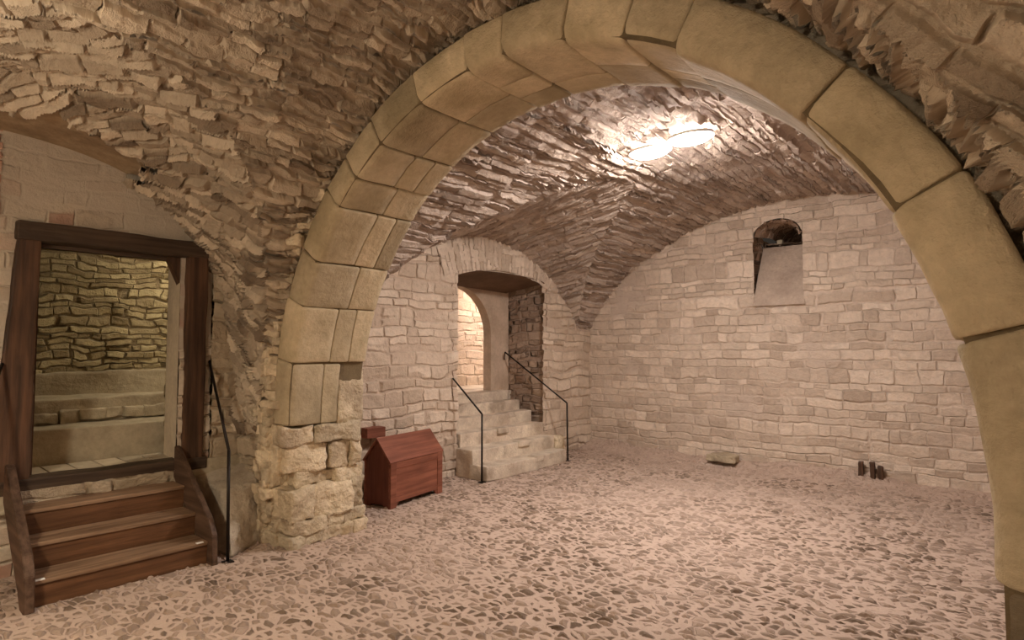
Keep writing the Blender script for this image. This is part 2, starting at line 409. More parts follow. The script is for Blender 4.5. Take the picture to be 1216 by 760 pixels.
def box_bm(bm, x0, x1, y0, y1, z0, z1, bevel=.006, wob=0.0, cuts=0, seed=0, warpf=None):
    t = bmesh.new(); bmesh.ops.create_cube(t, size=1)
    for v in t.verts: v.co = Vector(((x0 + x1) / 2 + v.co.x * (x1 - x0), (y0 + y1) / 2 + v.co.y * (y1 - y0), (z0 + z1) / 2 + v.co.z * (z1 - z0)))
    if bevel: bmesh.ops.bevel(t, geom=t.edges[:], offset=bevel, segments=2, affect='EDGES', profile=.6)
    if cuts:
        # subdivide long edges only
        for ax in range(3):
            lng = [e for e in t.edges if abs((e.verts[0].co - e.verts[1].co)[ax]) > .6 * ((x1 - x0), (y1 - y0), (z1 - z0))[ax]]
            k = max(0, min(cuts, int(((x1 - x0), (y1 - y0), (z1 - z0))[ax] / .05)))
            if lng and k: bmesh.ops.subdivide_edges(t, edges=lng, cuts=k, use_grid_fill=True)
    if wob:
        for v in t.verts:
            n = noise.noise_vector(v.co * 3.1 + Vector((seed, seed * 2, 1))) * wob + noise.noise_vector(v.co * 11 + Vector((seed, 1, 1))) * wob * .4
            v.co += n
    if warpf:
        for v in t.verts: v.co = Vector(warpf(v.co))
    me = bpy.data.meshes.new('t'); t.to_mesh(me); bm.from_mesh(me); bpy.data.meshes.remove(me); t.free()
    return bm
def box(name, x0, x1, y0, y1, z0, z1, mat, parent=None, **k):
    return mesh_obj(name, box_bm(bmesh.new(), x0, x1, y0, y1, z0, z1, **k), mat, parent)

def rock(name, c, d, mat, parent=None, seed=0, rnd=.35, wob=.02, rz=0):
    bm = bmesh.new(); bmesh.ops.create_cube(bm, size=2); bmesh.ops.subdivide_edges(bm, edges=bm.edges[:], cuts=9, use_grid_fill=True)
    sv = Vector((seed * 1.37, seed * .71, seed * 2.1)); cr, sr = math.cos(rz), math.sin(rz)
    for v in bm.verts:
        p = v.co.copy(); l = (abs(p.x) ** 7 + abs(p.y) ** 7 + abs(p.z) ** 7) ** (1 / 7)
        p = p * (1 - rnd) + p / l * rnd * .98
        p = Vector((p.x * d[0] / 2, p.y * d[1] / 2, p.z * d[2] / 2))
        # cleaved faces: facet noise
        p += noise.noise_vector(p * 6 + sv) * wob + noise.noise_vector(p * 19 + sv) * wob * .45
        v.co = Vector((c[0] + p.x * cr - p.y * sr, c[1] + p.x * sr + p.y * cr, c[2] + p.z))
    return mesh_obj(name, bm, mat, parent, smooth=True)

def tube(name, pts, r, mat, parent=None, seg=10, sq=False):
    pts = [Vector(p) for p in pts]; bm = bmesh.new(); rings = []
    up = Vector((0, 1, 0))
    for i, p in enumerate(pts):
        d0 = (p - pts[i - 1]).normalized() if i else None; d1 = (pts[i + 1] - p).normalized() if i < len(pts) - 1 else None
        d = ((d0 or d1) + (d1 or d0)).normalized(); a = d.cross(up).normalized(); b = a.cross(d).normalized()
        k = 1.0
        if d0 and d1: k = 1 / max(.5, math.cos(d0.angle(d1) / 2))
        n = 4 if sq else seg
        ring = []
        for j in range(n):
            th = 2 * PI * (j + (.5 if sq else 0)) / n
            rr = r * (1.414 if sq else 1)
            ring.append(bm.verts.new(p + a * math.cos(th) * rr * k + b * math.sin(th) * rr))
        rings.append(ring)
    for A, B in zip(rings[:-1], rings[1:]):
        n = len(A)
        for j in range(n): bm.faces.new((A[j], A[(j + 1) % n], B[(j + 1) % n], B[j]))
    bm.faces.new(rings[0]); bm.faces.new(rings[-1][::-1])
    return mesh_obj(name, bm, mat, parent, smooth=not sq)

# ------------------------------------------------------------------ dimensions (metres, camera foot at the origin)
XL, XL2 = -5.5, -5.6          # door wall, stair wall
YA0, YA1 = 2.4, 3.1           # arch front and rear
YB = 8.3                      # back wall
ACX, ACZ, AR, ARO = -2.33, 1.05, 2.21, 2.46
XR, YN = .95, -1.7

# ------------------------------------------------------------------ floor
g = Grid()
xs = lines(-5.75, 1.2, .018); ys = lines(-1.8, YB + .1, .018)
X, Y = np.meshgrid(xs, ys, indexing='ij')
Zf = .02 * np.sin(X * 1.3 + 1) * np.sin(Y * .9) * (Y > 3) * np.clip((Y - 3) / 2, 0, 1)
Zf = Zf * .5
rise = np.clip((Y - 7.75) / .5, 0, 1); wig = .5 + .5 * np.sin(X * 2.1 + .7 * np.sin(X * 5))
Zf += (rise ** 2) * (.05 + .09 * wig)
g.add(np.stack([X, Y, Zf], -1), np.stack([X, Y], -1))
fl = g.build('floor', M['floor']); meta(fl, 'pinkish cobbled floor of small stones set in mortar', kind='structure')

# ------------------------------------------------------------------ ceilings (groin vaults)
g = Grid()
RV = 2.565
def pA(sp=.013):
    th = lambda t: PI - t * PI
    x, s = resample(lambda t: ACX + RV * np.cos(th(t)), lambda t: RV * np.sin(th(t)), sp)
    return x, s
x, s = pA()
x0 = np.arange(XL - .1, x[0] - .004, .02); x1 = np.arange(x[-1] + .02, XR + .15, .02)
xs = np.concatenate([x0, x, x1]); ux = np.concatenate([x0 - x[0] , s, s[-1] + x1 - x[-1]])
def zA(X, Y):
    d = 1 - ((X - ACX) / RV) ** 2
    return np.where(d > 0, ACZ + RV * np.sqrt(np.clip(d, 0, 1)), -1)
BY, BA, BH, BN = .4, 2.02, 2.25, 2.8
t_ = lambda t: PI - t * PI
fy = lambda t: BY + BA * np.sign(np.cos(t_(t))) * np.abs(np.cos(t_(t))) ** (2 / BN)
fz = lambda t: BH * np.abs(np.sin(t_(t))) ** (2 / BN)
ys, uy = resample(fy, fz, .013)
ys = np.concatenate([ys, [2.45, 2.48]]); uy = np.concatenate([uy, [uy[-1] + .04, uy[-1] + .07]])
def zB(X, Y):
    d = np.clip(1 - np.abs((Y - BY) / BA) ** BN, 0, 1)
    z = .92 + BH * d ** (1 / BN)
    return z + .14 * np.clip((X + 4.75) / .25, 0, 1) * d
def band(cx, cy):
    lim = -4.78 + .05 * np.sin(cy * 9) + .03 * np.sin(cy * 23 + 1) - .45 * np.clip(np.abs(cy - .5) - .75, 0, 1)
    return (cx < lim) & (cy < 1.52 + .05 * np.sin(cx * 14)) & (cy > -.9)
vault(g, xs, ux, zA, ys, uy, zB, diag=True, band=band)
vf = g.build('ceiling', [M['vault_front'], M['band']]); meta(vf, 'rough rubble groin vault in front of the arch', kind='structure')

g = Grid()
ACX2, AA2, AH2 = -2.3, 3.55, 2.65
th0 = math.acos(min(1, (3.5) / AA2))
fx = lambda t: ACX2 + AA2 * np.cos((PI - th0) + t * (2 * th0 - PI))
x, s = resample(fx, lambda t: AH2 * np.sin((PI - th0) + t * (2 * th0 - PI)), .02)
BY2, BA2, BH2 = 5.75, 2.6, 2.62
ysm, usm = resample(lambda t: BY2 - BA2 * np.cos(t * PI), lambda t: BH2 * np.sin(t * PI), .02)
def zA2(X, Y): return 3.65 - AH2 + AH2 * np.sqrt(np.clip(1 - ((X - ACX2) / AA2) ** 2, 0, 1))
def zB2(X, Y):
    k = .42 * np.clip(np.minimum(X + 5.6, 1.0 - X) / 2.6, 0, 1)
    return 3.17 - BH2 + k + BH2 * np.sqrt(np.clip(1 - ((Y - BY2) / BA2) ** 2, 0, 1))
vault(g, x, s, zA2, ysm, usm, zB2)
vb = g.build('ceiling', M['vault_back']); meta(vb, 'rubble groin vault with slabs in a herringbone over the back room', kind='structure')

# ------------------------------------------------------------------ walls
def swall(name, g, mats, label):
    o = g.build(name, mats); meta(o, label, kind='structure'); return o
g = Grid()
HD = (.93, 1.90, .66, 2.40, 0)
wall(g, 'X', XL, YN - .1, .70, 0, 3.5, .018, 1, mi=2); wall(g, 'X', XL, .70, 2.16, 0, 3.5, .018, 1, [HD]); wall(g, 'X', XL, 2.16, 2.5, 0, 3.5, .018, 1, mi=1)
wl = swall('wall_left', g, [M['wall_left'], M['pier'], M['brick']], 'plastered rubble wall around the wooden door frame')
# plaster jambs of the doorway
g = Grid()
patch(g, (XL + .01, 1.90, .66), (-5.86, 1.93, .66), (XL + .01, 1.90, 2.42), (-5.86, 1.93, 2.42), .03)
patch(g, (XL + .01, .93, .66), (-5.86, .90, .66), (XL + .01, .93, 2.42), (-5.86, .90, 2.42), .03, flip=True)
patch(g, (XL + .01, .90, 2.40), (-5.86, .88, 2.42), (XL + .01, 1.93, 2.40), (-5.86, 1.95, 2.42), .03, flip=True)
swall('trim_1', g, M['plaster'], 'pale plastered jambs behind the wooden door frame')

HN = (-2.87, -2.24, 2.20, 3.12, .24)
g = Grid()
wall(g, 'Y', YB, -5.8, 1.25, -.05, 3.85, .022, -1, [HN])
swall('wall_back', g, M['wall_back'], 'pale pinkish coursed masonry end wall')
# niche window in the back wall
g = Grid()
a0, a1, z0, z1, rs = HN
yb = YB + .38
def arc_sof(g, xa, xb, ya, yb_, z, rise, z2, rise2, xa2, xb2, mi):
    n, m = 24, 30
    a = np.linspace(0, 1, n)[:, None]; b = np.linspace(0, 1, m)[None, :]
    X = (xa + (xb - xa) * a) * (1 - b) + (xa2 + (xb2 - xa2) * a) * b
    Yv = ya * (1 - b) + yb_ * b + 0 * a
    A_ = np.sqrt(np.clip(1 - (2 * a - 1) ** 2, 0, 1))
    Zv = (z + rise * A_) * (1 - b) + (z2 + rise2 * A_) * b
    g.add(np.stack([X, Yv, Zv], -1), np.stack([a * .8 + 0 * b, Yv], -1), mi, flip=True)
bx0, bx1 = -2.84, -2.34; a0 -= .035; a1 += .035; z1 += .035
patch(g, (a0, YB - .045, z0), (bx0, yb, z0), (a0, YB - .045, z1), (bx0, yb, z1 + .04), .022, flip=True)          # left reveal
patch(g, (a1, YB - .045, z0), (bx1, yb, z0), (a1, YB - .045, z1), (bx1, yb, z1), .022, mi=1)   # right reveal
arc_sof(g, a0, a1, YB - .045, yb, z1, rs, z1 + .04, .20, bx0, bx1, 0)
patch(g, (bx0, yb, z0 + .6), (bx0, yb + 1.3, z0 + .6), (bx0, yb, z1), (bx0, yb + 1.3, z1), .03, flip=True)
patch(g, (bx1, yb, z0 + .6), (bx1, yb + 1.3, z0 + .6), (bx1, yb, z1), (bx1, yb + 1.3, z1), .03)
arc_sof(g, bx0, bx1, yb, yb + 1.3, z1 + .04, .20, z1 + .04, .20, bx0, bx1, 0)
patch(g, (bx0, yb + 1.3, z0 + .5), (bx1, yb + 1.3, z0 + .5), (bx0, yb + 1.3, z1 + .3), (bx1, yb + 1.3, z1 + .3), .03)
patch(g, (bx0, yb, 3.02), (bx1, yb, 3.02), (bx0, yb + 1.3, 3.02), (bx1, yb + 1.3, 3.02), .03)
wn = swall('window_1', g, [M['reveal'], M['wall_back']], 'deep arched window niche high in the back wall')
g = Grid()   # sloping plastered sill
a0 += .035; a1 -= .035; z1 -= .035
patch(g, (a0 - .02, YB - .05, z0 - .02), (a1 + .02, YB - .05, z0 - .02), (bx0 - .03, yb + .02, 3.03), (bx1 + .03, yb + .02, 3.03), .022)
o = g.build('window_sill', M['sill'], wn)
rock('stone_block', (-2.73, yb + .30, 3.10), (.07, .10, .18), M['cream_stone'], wn, seed=3, rnd=.3, wob=.008)

# stair wall with embrasure
g = Grid()
HE = (5.24, 7.0, .0, 2.60, .07)
wall(g, 'X', XL2, 2.9, YB + .15, -.05, 3.5, .022, 1, [HE])
wl2 = swall('wall_left', g, M['wall_far_left'], 'masonry wall with the stepped doorway beside the chest')
g = Grid()
XE = -6.34
patch(g, (XL2 + .03, 7.04, 0), (XE, 7.04, 0), (XL2 + .03, 7.04, 2.70), (XE, 7.04, 2.60), .022)
patch(g, (XL2 + .03, 5.20, 0), (XE, 5.20, 0), (XL2 + .03, 5.20, 2.70), (XE, 5.20, 2.60), .022, flip=True)
swall('wall_left', g, M['reveal'], 'rough masonry sides of the stepped doorway recess')
g = Grid()
n, m = 50, 24
a = np.linspace(0, 1, n)[:, None]; b = np.linspace(0, 1, m)[None, :]
Yv = 5.22 + 1.8 * a + 0 * b; Xv = (XL2 + .055) * (1 - b) + XE * b + 0 * a
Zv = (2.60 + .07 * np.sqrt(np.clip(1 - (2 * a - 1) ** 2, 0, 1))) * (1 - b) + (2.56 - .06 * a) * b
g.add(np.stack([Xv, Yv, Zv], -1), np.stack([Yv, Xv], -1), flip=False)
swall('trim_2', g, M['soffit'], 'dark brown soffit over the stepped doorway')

g = Grid()
n, m = 110, 28
q = np.linspace(R(112), R(68), n)[:, None]; b = np.linspace(0, 1, m)[None, :]
cyr, czr = 6.10, -.20
rin = 2.90; rout = 3.42
Ya = cyr + (rin + (rout - rin) * b) * np.cos(q); Za = czr + (rin + (rout - rin) * b) * np.sin(q)
g.add(np.stack([np.full_like(Ya, XL2 + .008), Ya, Za], -1), np.stack([b * .55 + 0 * q, -q * 3.1 + 0 * b], -1), flip=False)
swall('trim_5', g, M['rowlock'], 'relieving arch of upright narrow stones above the stepped doorway')

def arch_plate(name, X0, X1, y0, y1, z0, z1, cy, r, zs, mat):
    """rectangular wall leaf with a round headed opening"""
    bm = bmesh.new(); N = 28
    inner = [(cy + r, z0)] + [(cy + r * math.cos(PI * i / N), zs + r * math.sin(PI * i / N)) for i in range(N + 1)] + [(cy - r, z0)]
    outer = []
    for (y, z) in inner:
        if z <= zs + .001: outer.append((y1 if y > cy else y0, z))
        else:
            a = math.atan2(z - zs, y - cy)
            k = min((y1 - cy) / max(1e-6, math.cos(a)) if math.cos(a) > 1e-6 else 1e9, (cy - y0) / max(1e-6, -math.cos(a)) if math.cos(a) < -1e-6 else 1e9, (z1 - zs) / math.sin(a))
            outer.append((cy + k * math.cos(a), zs + k * math.sin(a)))
    V = [[bm.verts.new((X, y, z)) for (y, z) in L] for X in (X0, X1) for L in (inner, outer)]
    for i in range(len(inner) - 1):
        bm.faces.new((V[0][i], V[0][i + 1], V[1][i + 1], V[1][i])); bm.faces.new((V[2][i], V[2][i + 1], V[3][i + 1], V[3][i]))
        bm.faces.new((V[0][i], V[2][i], V[2][i + 1], V[0][i + 1])); bm.faces.new((V[1][i], V[3][i], V[3][i + 1], V[1][i + 1]))
    o = mesh_obj(name, bm, mat); return meta(o, kind='structure')
o = arch_plate('door_2', XE, XE - .16, 5.0, 7.08, .90, 2.80, 5.95, .72, 1.82, M['warm_plaster'])
meta(o, 'round headed doorway at the top of the stone steps')
# passage beyond
g = Grid()
wall(g, 'X', -7.7, 3.8, 9.0, .8, 3.2, .03, 1, uvo=(3, 0))
wall(g, 'Y', 3.9, -7.8, -6.4, .8, 3.2, .03, 1); wall(g, 'Y', 8.9, -7.8, -6.4, .8, 3.2, .03, -1)
wall(g, 'X', XE - .17, 3.8, 5.1, .8, 3.2, .05, -1); wall(g, 'X', XE - .17, 7.0, 9.0, .8, 3.2, .05, -1)
patch(g, (-7.8, 3.8, 3.1), (-6.3, 3.8, 3.1), (-7.8, 9.0, 3.1), (-6.3, 9.0, 3.1), .06, flip=True)
swall('wall_left', g, M['wall_far_left'], 'pale masonry of the passage beyond the round headed doorway')
box('floor', -7.8, -6.30, 3.8, 9.0, .80, .955, M['step_stone'], bevel=0)
meta(bpy.context.scene.objects[-1] if False else COL.objects[-1], 'landing floor beyond the stone steps', kind='structure')

# closing walls around the viewer, right side, rear of arch
g = Grid()
wall(g, 'X', XR, YN - .1, 2.5, 0, 3.6, .04, -1)
wall(g, 'X', XR + .25, 2.5, YB + .1, 0, 3.8, .04, -1, uvo=(4, 0))
swall('wall_right', g, M['wall_back'], 'masonry wall on the right side')
g = Grid()
wall(g, 'Y', YN + .02, XL - .1, XR + .1, 0, 3.6, .04, 1)
swall('wall_front', g, M['wall_left'], 'masonry wall behind the viewer')

# wall carrying the arch: front spandrel (recessed behind the stones), pier fronts, rear face
def ring_wall(g, yy, sign, r, xa, xb, ztop, mi=0, sp=.02):
    """wall plane y=yy with the arch opening of radius r cut out"""
    n = 160; q = np.linspace(0, PI, n)
    ix = ACX + r * np.cos(q); iz = ACZ + r * np.sin(q)
    with np.errstate(divide='ignore'):
        kx = np.where(np.cos(q) > 1e-6, (xb - ACX) / np.maximum(np.cos(q), 1e-6), np.where(np.cos(q) < -1e-6, (xa - ACX) / np.minimum(np.cos(q), -1e-6), 1e9))
        kz = (ztop - ACZ) / np.maximum(np.sin(q), 1e-6)
    k = np.minimum(kx, kz); ox = ACX + k * np.cos(q); oz = ACZ + k * np.sin(q)
    m = 60; b = np.linspace(0, 1, m)[None, :]
    Xw = ix[:, None] * (1 - b) + ox[:, None] * b; Zw = iz[:, None] * (1 - b) + oz[:, None] * b
    g.add(np.stack([Xw, np.full_like(Xw, yy), Zw], -1), np.stack([Xw, Zw], -1), mi, flip=(sign > 0))
    wall(g, 'Y', yy, xa, ACX - r, 0, ACZ, sp, sign, mi=mi); wall(g, 'Y', yy, ACX + r, xb, 0, ACZ, sp, sign, mi=mi)
g = Grid()
ring_wall(g, 2.52, -1, 2.40, XL - .1, XR + .1, 3.7)
wall(g, 'Y', 2.47, XL - .05, -4.74, 0, 3.1, .018, -1)
wall(g, 'Y', 2.44, .13, XR + .1, 0, 3.1, .03, -1)
ring_wall(g, YA1 - .03, 1, 2.26, XL2 - .1, XR + .3, 3.8, sp=.04)
swall('wall_front', g, M['pier'], 'rubble wall that carries the stone arch')

# ------------------------------------------------------------------ the stone arch
arch = empty('stone_arch', (ACX, 2.75, 0), 'large round arch of yellow sandstone blocks on a rubble pier', 'arch')
def path(q, r, y):
    if q < 0: return (ACX + r, y, ACZ + AR * q)
    if q > PI: return (ACX - r, y, ACZ - AR * (q - PI))
    return (ACX + r * math.cos(q), y, ACZ + r * math.sin(q))
def voussoir(q0, q1, y0, y1, front, mat, name='voussoir', r0=AR, r1=ARO, seed=0, gap=.0022):
    rc = .075 if front else .008
    prof = []                                   # (r,y) loop with rounded inner front edge
    for i in range(7):
        a = PI + i * PI / 2 / 6                 # from inner face to front face
        prof.append((r0 + rc + rc * math.cos(a), y0 + rc + rc * math.sin(a)))
    prof += [(r0 + (r1 - r0) * .5 + .04, y0), (r1 - .02, y0), (r1, y0 + .02), (r1, y1), (r0 + .006, y1), (r0, y1 - .006)]
    for k in range(1, 5): prof.append((r0, y1 - .006 + (y0 + rc - y1 + .006) * k / 5))
    cr = sum(p[0] for p in prof) / len(prof); cyy = sum(p[1] for p in prof) / len(prof)
    n = max(5, int((q1 - q0) / .045)); bm = bmesh.new(); rings = []
    qs = [(q0 + gap, .010)] + [(q0 + gap + .0025, .003)] + [(q0 + gap + .007 + (q1 - q0 - 2 * gap - .014) * i / n, 0) for i in range(n + 1)] + [(q1 - gap - .0025, .003), (q1 - gap, .010)]
    for q, ins in qs:
        ring = []
        for (r, y) in prof:
            rr = r + (ins if r < cr else -ins) * (1 if abs(r - r0) < rc + .01 or abs(r - r1) < .02 else 0)
            yy = y + (ins if y < cyy else -ins)
            p = Vector(path(q, rr, yy))
            nn = noise.noise_vector(p * 2.4 + Vector((seed, 0, 0))) * .010 + noise.noise_vector(p * 9 + Vector((seed, 0, 0))) * .004
            ring.append(bm.verts.new(p + nn - arch.location))
        rings.append(ring)
    for A, B in zip(rings[:-1], rings[1:]):
        for j in range(len(prof)): bm.faces.new((A[j], A[(j + 1) % len(prof)], B[(j + 1) % len(prof)], B[j]))
    bm.faces.new(rings[0]); bm.faces.new(rings[-1])
    o = mesh_obj(name, bm, mat, arch, smooth=True)
    return o
QJ = [-.086, .263, .484, .712, 1.024, 1.16, 1.326, 1.517, 1.647, 1.849, 2.053, 2.205, 2.329, 2.552, 2.728, 2.944, PI + .035]
SPL = [[], [2.78], [2.86], [2.72], [2.80, 2.95], [2.74], [2.88], [2.70, 2.9], [2.82], [2.78], [2.74, 2.93], [2.80], [2.76, 2.95], [2.82], [2.74, 2.92], [2.79]]
for i, (qa, qb) in enumerate(zip(QJ[:-1], QJ[1:])):
    cuts = [YA0] + SPL[i] + [YA1]
    jr = random.uniform(-.008, .008); of = random.uniform(-.006, .006)
    if i == 15: cuts = [YA0, 2.70, 2.86]
    for j, (ya, yb_) in enumerate(zip(cuts[:-1], cuts[1:])):
        voussoir(qa, qb, ya + (of if j == 0 else .0025), yb_ - .0025, j == 0, M['voussoir'], r0=AR + jr, r1=ARO + random.uniform(-.01, .01), seed=i)
# dark mortar bed behind the joints
bm = bmesh.new(); rings = []
for i in range(121):
    q = -.47 + (PI + .5 + .0) * i / 120
    rings.append([bm.verts.new(Vector(path(q, r, y)) - arch.location) for (r, y) in ((AR + .022, YA0 + .022), (ARO - .02, YA0 + .022), (ARO - .02, YA1 - .01), (AR + .022, YA1 - .01))])
for A, B in zip(rings[:-1], rings[1:]):
    for j in range(4): bm.faces.new((A[j], A[(j + 1) % 4], B[(j + 1) % 4], B[j]))
mesh_obj('mortar_joint', bm, M['voussoir_core'], arch)
# base block of the right pier: darker, slightly recessed
M['base_stone'] = stone_mat('dark base stone', (.24, .185, .12), (.15, .115, .075), 3, .008)
o = box('pier_base', -.095, .35, 2.42, 3.08, 0, .85, M['base_stone'], arch, bevel=.02, cuts=10, wob=.01)
o.location = -arch.location; o['label'] = 'dark grey base block under the right end of the arch'
# left pier: pale loose rubble under the springing
def pier_stone(c, d, seed, rz=0, wob=.022, rnd=.3, mat='cream_stone'):
    o = rock('pier_stone', c, d, M[mat], arch, seed=seed, rz=rz, wob=wob * 1.5, rnd=rnd); o.location = -arch.location
rs_ = random.Random(11)
k = 0
levels = [(0.0, .10), (.10, .21), (.21, .46), (.46, .58), (.58, .82), (.82, .965)]
for li, (za, zb) in enumerate(levels):
    yend = [3.18, 3.16, 3.15, 3.14, 3.10, 3.09][li]; y = 2.40 + rs_.uniform(-.03, .03) + (.10 if li == 3 else 0)
    while y < yend - .08:
        w = min(rs_.uniform(.17, .42), yend - y)
        if yend - y - w < .1: w = yend - y
        out = rs_.uniform(-.035, .03) - (.06 if li == 3 and y < 2.7 else 0)
        dx = .42 + (.1 if li < 2 else 0)
        xf = -4.53 + out + (0.0 if li > 1 else .02)
        pier_stone((xf - dx / 2 - .0, y + w / 2, (za + zb) / 2), (dx, w * 1.02, (zb - za) * 1.03), k, rz=rs_.uniform(-.10, .10), rnd=.22); k += 1
        y += w
    x = -4.66 - rs_.uniform(0, .05)
    while x > -5.0 + .05 * li:
        w = rs_.uniform(.14, .26)
        pier_stone((x - w / 2, 2.50 + rs_.uniform(-.02, .03), (za + zb) / 2), (w * .97, .26, (zb - za) * .97), 50 + k, rz=rs_.uniform(-.1, .1)); k += 1
        x -= w
# narrow pale stones beside the lowest dressed block
pier_stone((-4.75, 2.985, 1.225), (.42, .25, .54), 91, wob=.008, rnd=.12)
# small spalls where the arch ring meets the vault on the left
for i in range(40):
    q = 2.28 + i * .0235 ; rr = 2.50 + rs_.uniform(0, .10)
    p = path(q, rr, 2.40 + rs_.uniform(-.03, .04))
    pier_stone(p, (rs_.uniform(.06, .13), rs_.uniform(.08, .14), rs_.uniform(.04, .10)), 120 + i, rz=rs_.uniform(-1, 1), wob=.012, rnd=.5)
# rubble up the outer side of the left pier
for i in range(26):
    z = .06 + i * .072
    pier_stone((-4.86 + rs_.uniform(-.06, .05) - (.02 * max(0, 6 - i) * .5), 2.44 + rs_.uniform(-.02, .02), z), (rs_.uniform(.14, .3), .2, rs_.uniform(.06, .12)), 200 + i, rz=rs_.uniform(-.3, .3), wob=.016, rnd=.4)

# low rubble footing in the corner beside the wooden steps
bm = bmesh.new()
lo = [(-4.66, 2.03, 0), (-4.93, 2.40, 0), (-5.55, 2.50, 0), (-5.55, 1.98, 0)]; hi = [(-5.02, 2.14, .42), (-5.04, 2.40, .50), (-5.55, 2.50, .62), (-5.55, 2.02, .55)]
A = [bm.verts.new(p) for p in lo]; B = [bm.verts.new(p) for p in hi]
bm.faces.new(A); bm.faces.new(B)
for j in range(4): bm.faces.new((A[j], A[(j + 1) % 4], B[(j + 1) % 4], B[j]))
bmesh.ops.subdivide_edges(bm, edges=bm.edges[:], cuts=14, use_grid_fill=True)
for v in bm.verts: v.co += noise.noise_vector(v.co * 4) * .02 + noise.noise_vector(v.co * 13) * .01
o = mesh_obj('trim_3', bm, M['footing'], smooth=True); meta(o, 'low plastered footing in the corner right of the wooden steps', kind='structure')

# ------------------------------------------------------------------ wooden door frame
fr = empty('door_frame', (XL, 1.45, .66), 'dark old timber door frame around the doorway above the wooden steps', 'door frame')
def sub(o, par): o.location = Vector(o.location) - par.location; return o
X0, X1 = -5.60, -5.42
def lean(v):   # left post widens and leans outward towards the foot
    k = (2.42 - v.z) / 1.8
    return (v.x, v.y - (.12 * k if v.y < .87 else .015 * k), v.z)
sub(box('post', X0, X1, .80, .935, .60, 2.42, M['oldwood'], fr, bevel=.014, cuts=14, wob=.012, seed=2, warpf=lean), fr)
sub(box('post', X0, X1, 1.935, 2.10, .62, 2.42, M['oldwood'], fr, bevel=.014, cuts=14, wob=.012, seed=5), fr)
sub(box('lintel', X0, X1 + .02, .79, 2.125, 2.395, 2.53, M['oldwood_y'], fr, bevel=.014, cuts=18, wob=.012, seed=8), fr)
sub(box('sill', X0, X1 + .01, .66, 2.13, .575, .675, M['oldwood_y'], fr, bevel=.012, cuts=18, wob=.008, seed=9), fr)
sub(box('inner_stop', -5.62, -5.56, .925, .955, .66, 2.40, M['oldwood'], fr, bevel=.004), fr)
sub(box('inner_stop', -5.62, -5.56, .94, 1.93, 2.365, 2.40, M['oldwood_y'], fr, bevel=.004), fr)
bm = bmesh.new()                                        # dark wedge standing in for the lintel's shadow, upper right corner
vs = [bm.verts.new(p) for p in [(-5.50, 1.80, 2.40), (-5.50, 1.945, 2.40), (-5.50, 1.945, 2.08), (-5.60, 1.80, 2.40), (-5.60, 1.945, 2.40), (-5.60, 1.945, 2.08)]]
for f in ((0, 1, 2), (5, 4, 3), (0, 3, 4, 1), (1, 4, 5, 2), (2, 5, 3, 0)): bm.faces.new([vs[i] for i in f])
sub(mesh_obj('shadow_wedge', bm, M['oldwood'], fr), fr)

# ------------------------------------------------------------------ wooden steps
ws = empty('wooden_steps', (-5.0, 1.35, 0), 'brown stained wooden steps with side boards leading up to the timber doorway', 'steps')
def wsp(*a, **k): return sub(box(*a, **k), ws)
SX = [-4.69, -4.93, -5.17, -5.41]
for i in range(3):
    z = .17 * (i + 1)
    wsp('riser', SX[i] - .022, SX[i], .83, 1.86, z - .17 + (.004 if i == 0 else 0), z - .028, M['stepwood'], ws, bevel=.003)
    wsp('tread', SX[i + 1] - .02, SX[i] + .012, .83, 1.86, z - .028, z, M['treadwood'], ws, bevel=.006, cuts=12, wob=.002, seed=i)
def stringer(y0, y1):
    prof = [(-5.405, .54), (-5.405, .80), (-5.35, .78), (-4.70, .33), (-4.615, .22), (-4.60, .0), (-4.72, .0), (-4.80, .10)]
    bm = bmesh.new()
    A = [bm.verts.new((x, y0, z)) for x, z in prof]; B = [bm.verts.new((x, y1, z)) for x, z in prof]
    bm.faces.new(A); bm.faces.new(B[::-1])
    for j in range(len(prof)): bm.faces.new((A[j], A[(j + 1) % len(prof)], B[(j + 1) % len(prof)], B[j]))
    bmesh.ops.bevel(bm, geom=bm.edges[:], offset=.006, segments=2, affect='EDGES')
    sub(mesh_obj('side_board', bm, M['stringer'], ws), ws)
stringer(.775, .83); stringer(1.86, 1.905)
for y in (.86, 1.80):
    o = wsp('edge_marker', -4.70, -4.676, y - .02, y + .03, .166, .174, M['white_mark'], ws, bevel=.002); o['label'] = 'small white marker on the lowest tread'
g = Grid(); patch(g, (-5.44, .80, .42), (-5.44, 1.98, .42), (-5.44, .80, .60), (-5.44, 1.98, .60), .012)
swall('trim_4', g, M['pier'], 'strip of pale mortared rubble under the door sill')

# ------------------------------------------------------------------ side room beyond the timber doorway
g = Grid()
wall(g, 'X', -7.15, -1.5, 3.4, 1.25, 3.2, .016, 1)
wall(g, 'Y', 3.3, -7.3, -5.86, .3, 3.2, .04, -1); wall(g, 'Y', -1.4, -7.3, -5.8, .3, 3.2, .04, 1)
wall(g, 'X', -5.87, -1.5, .88, .3, 3.2, .05, -1); wall(g, 'X', -5.87, 1.95, 3.4, .3, 3.2, .05, -1)
patch(g, (-7.3, -1.5, 3.15), (-5.8, -1.5, 3.15), (-7.3, 3.4, 3.15), (-5.8, 3.4, 3.15), .05, flip=True)
patch(g, (-5.87, .88, 2.4), (-5.87, 1.97, 2.4), (-5.87, .88, 3.2), (-5.87, 1.97, 3.2), .05, flip=True)
swall('wall_left', g, M['ledge_wall'], 'yellowish dry rubble wall seen through the timber doorway')
o = box('floor', -7.2, -5.42, -1.5, 3.4, .45, .655, M['ledge_stone'], bevel=0); meta(o, 'stone threshold floor behind the timber door frame', kind='structure')
ts = empty('stone_ledge_steps', (-6.5, 1.6, .655), 'worn stone steps and ledges seen through the timber doorway', 'steps')
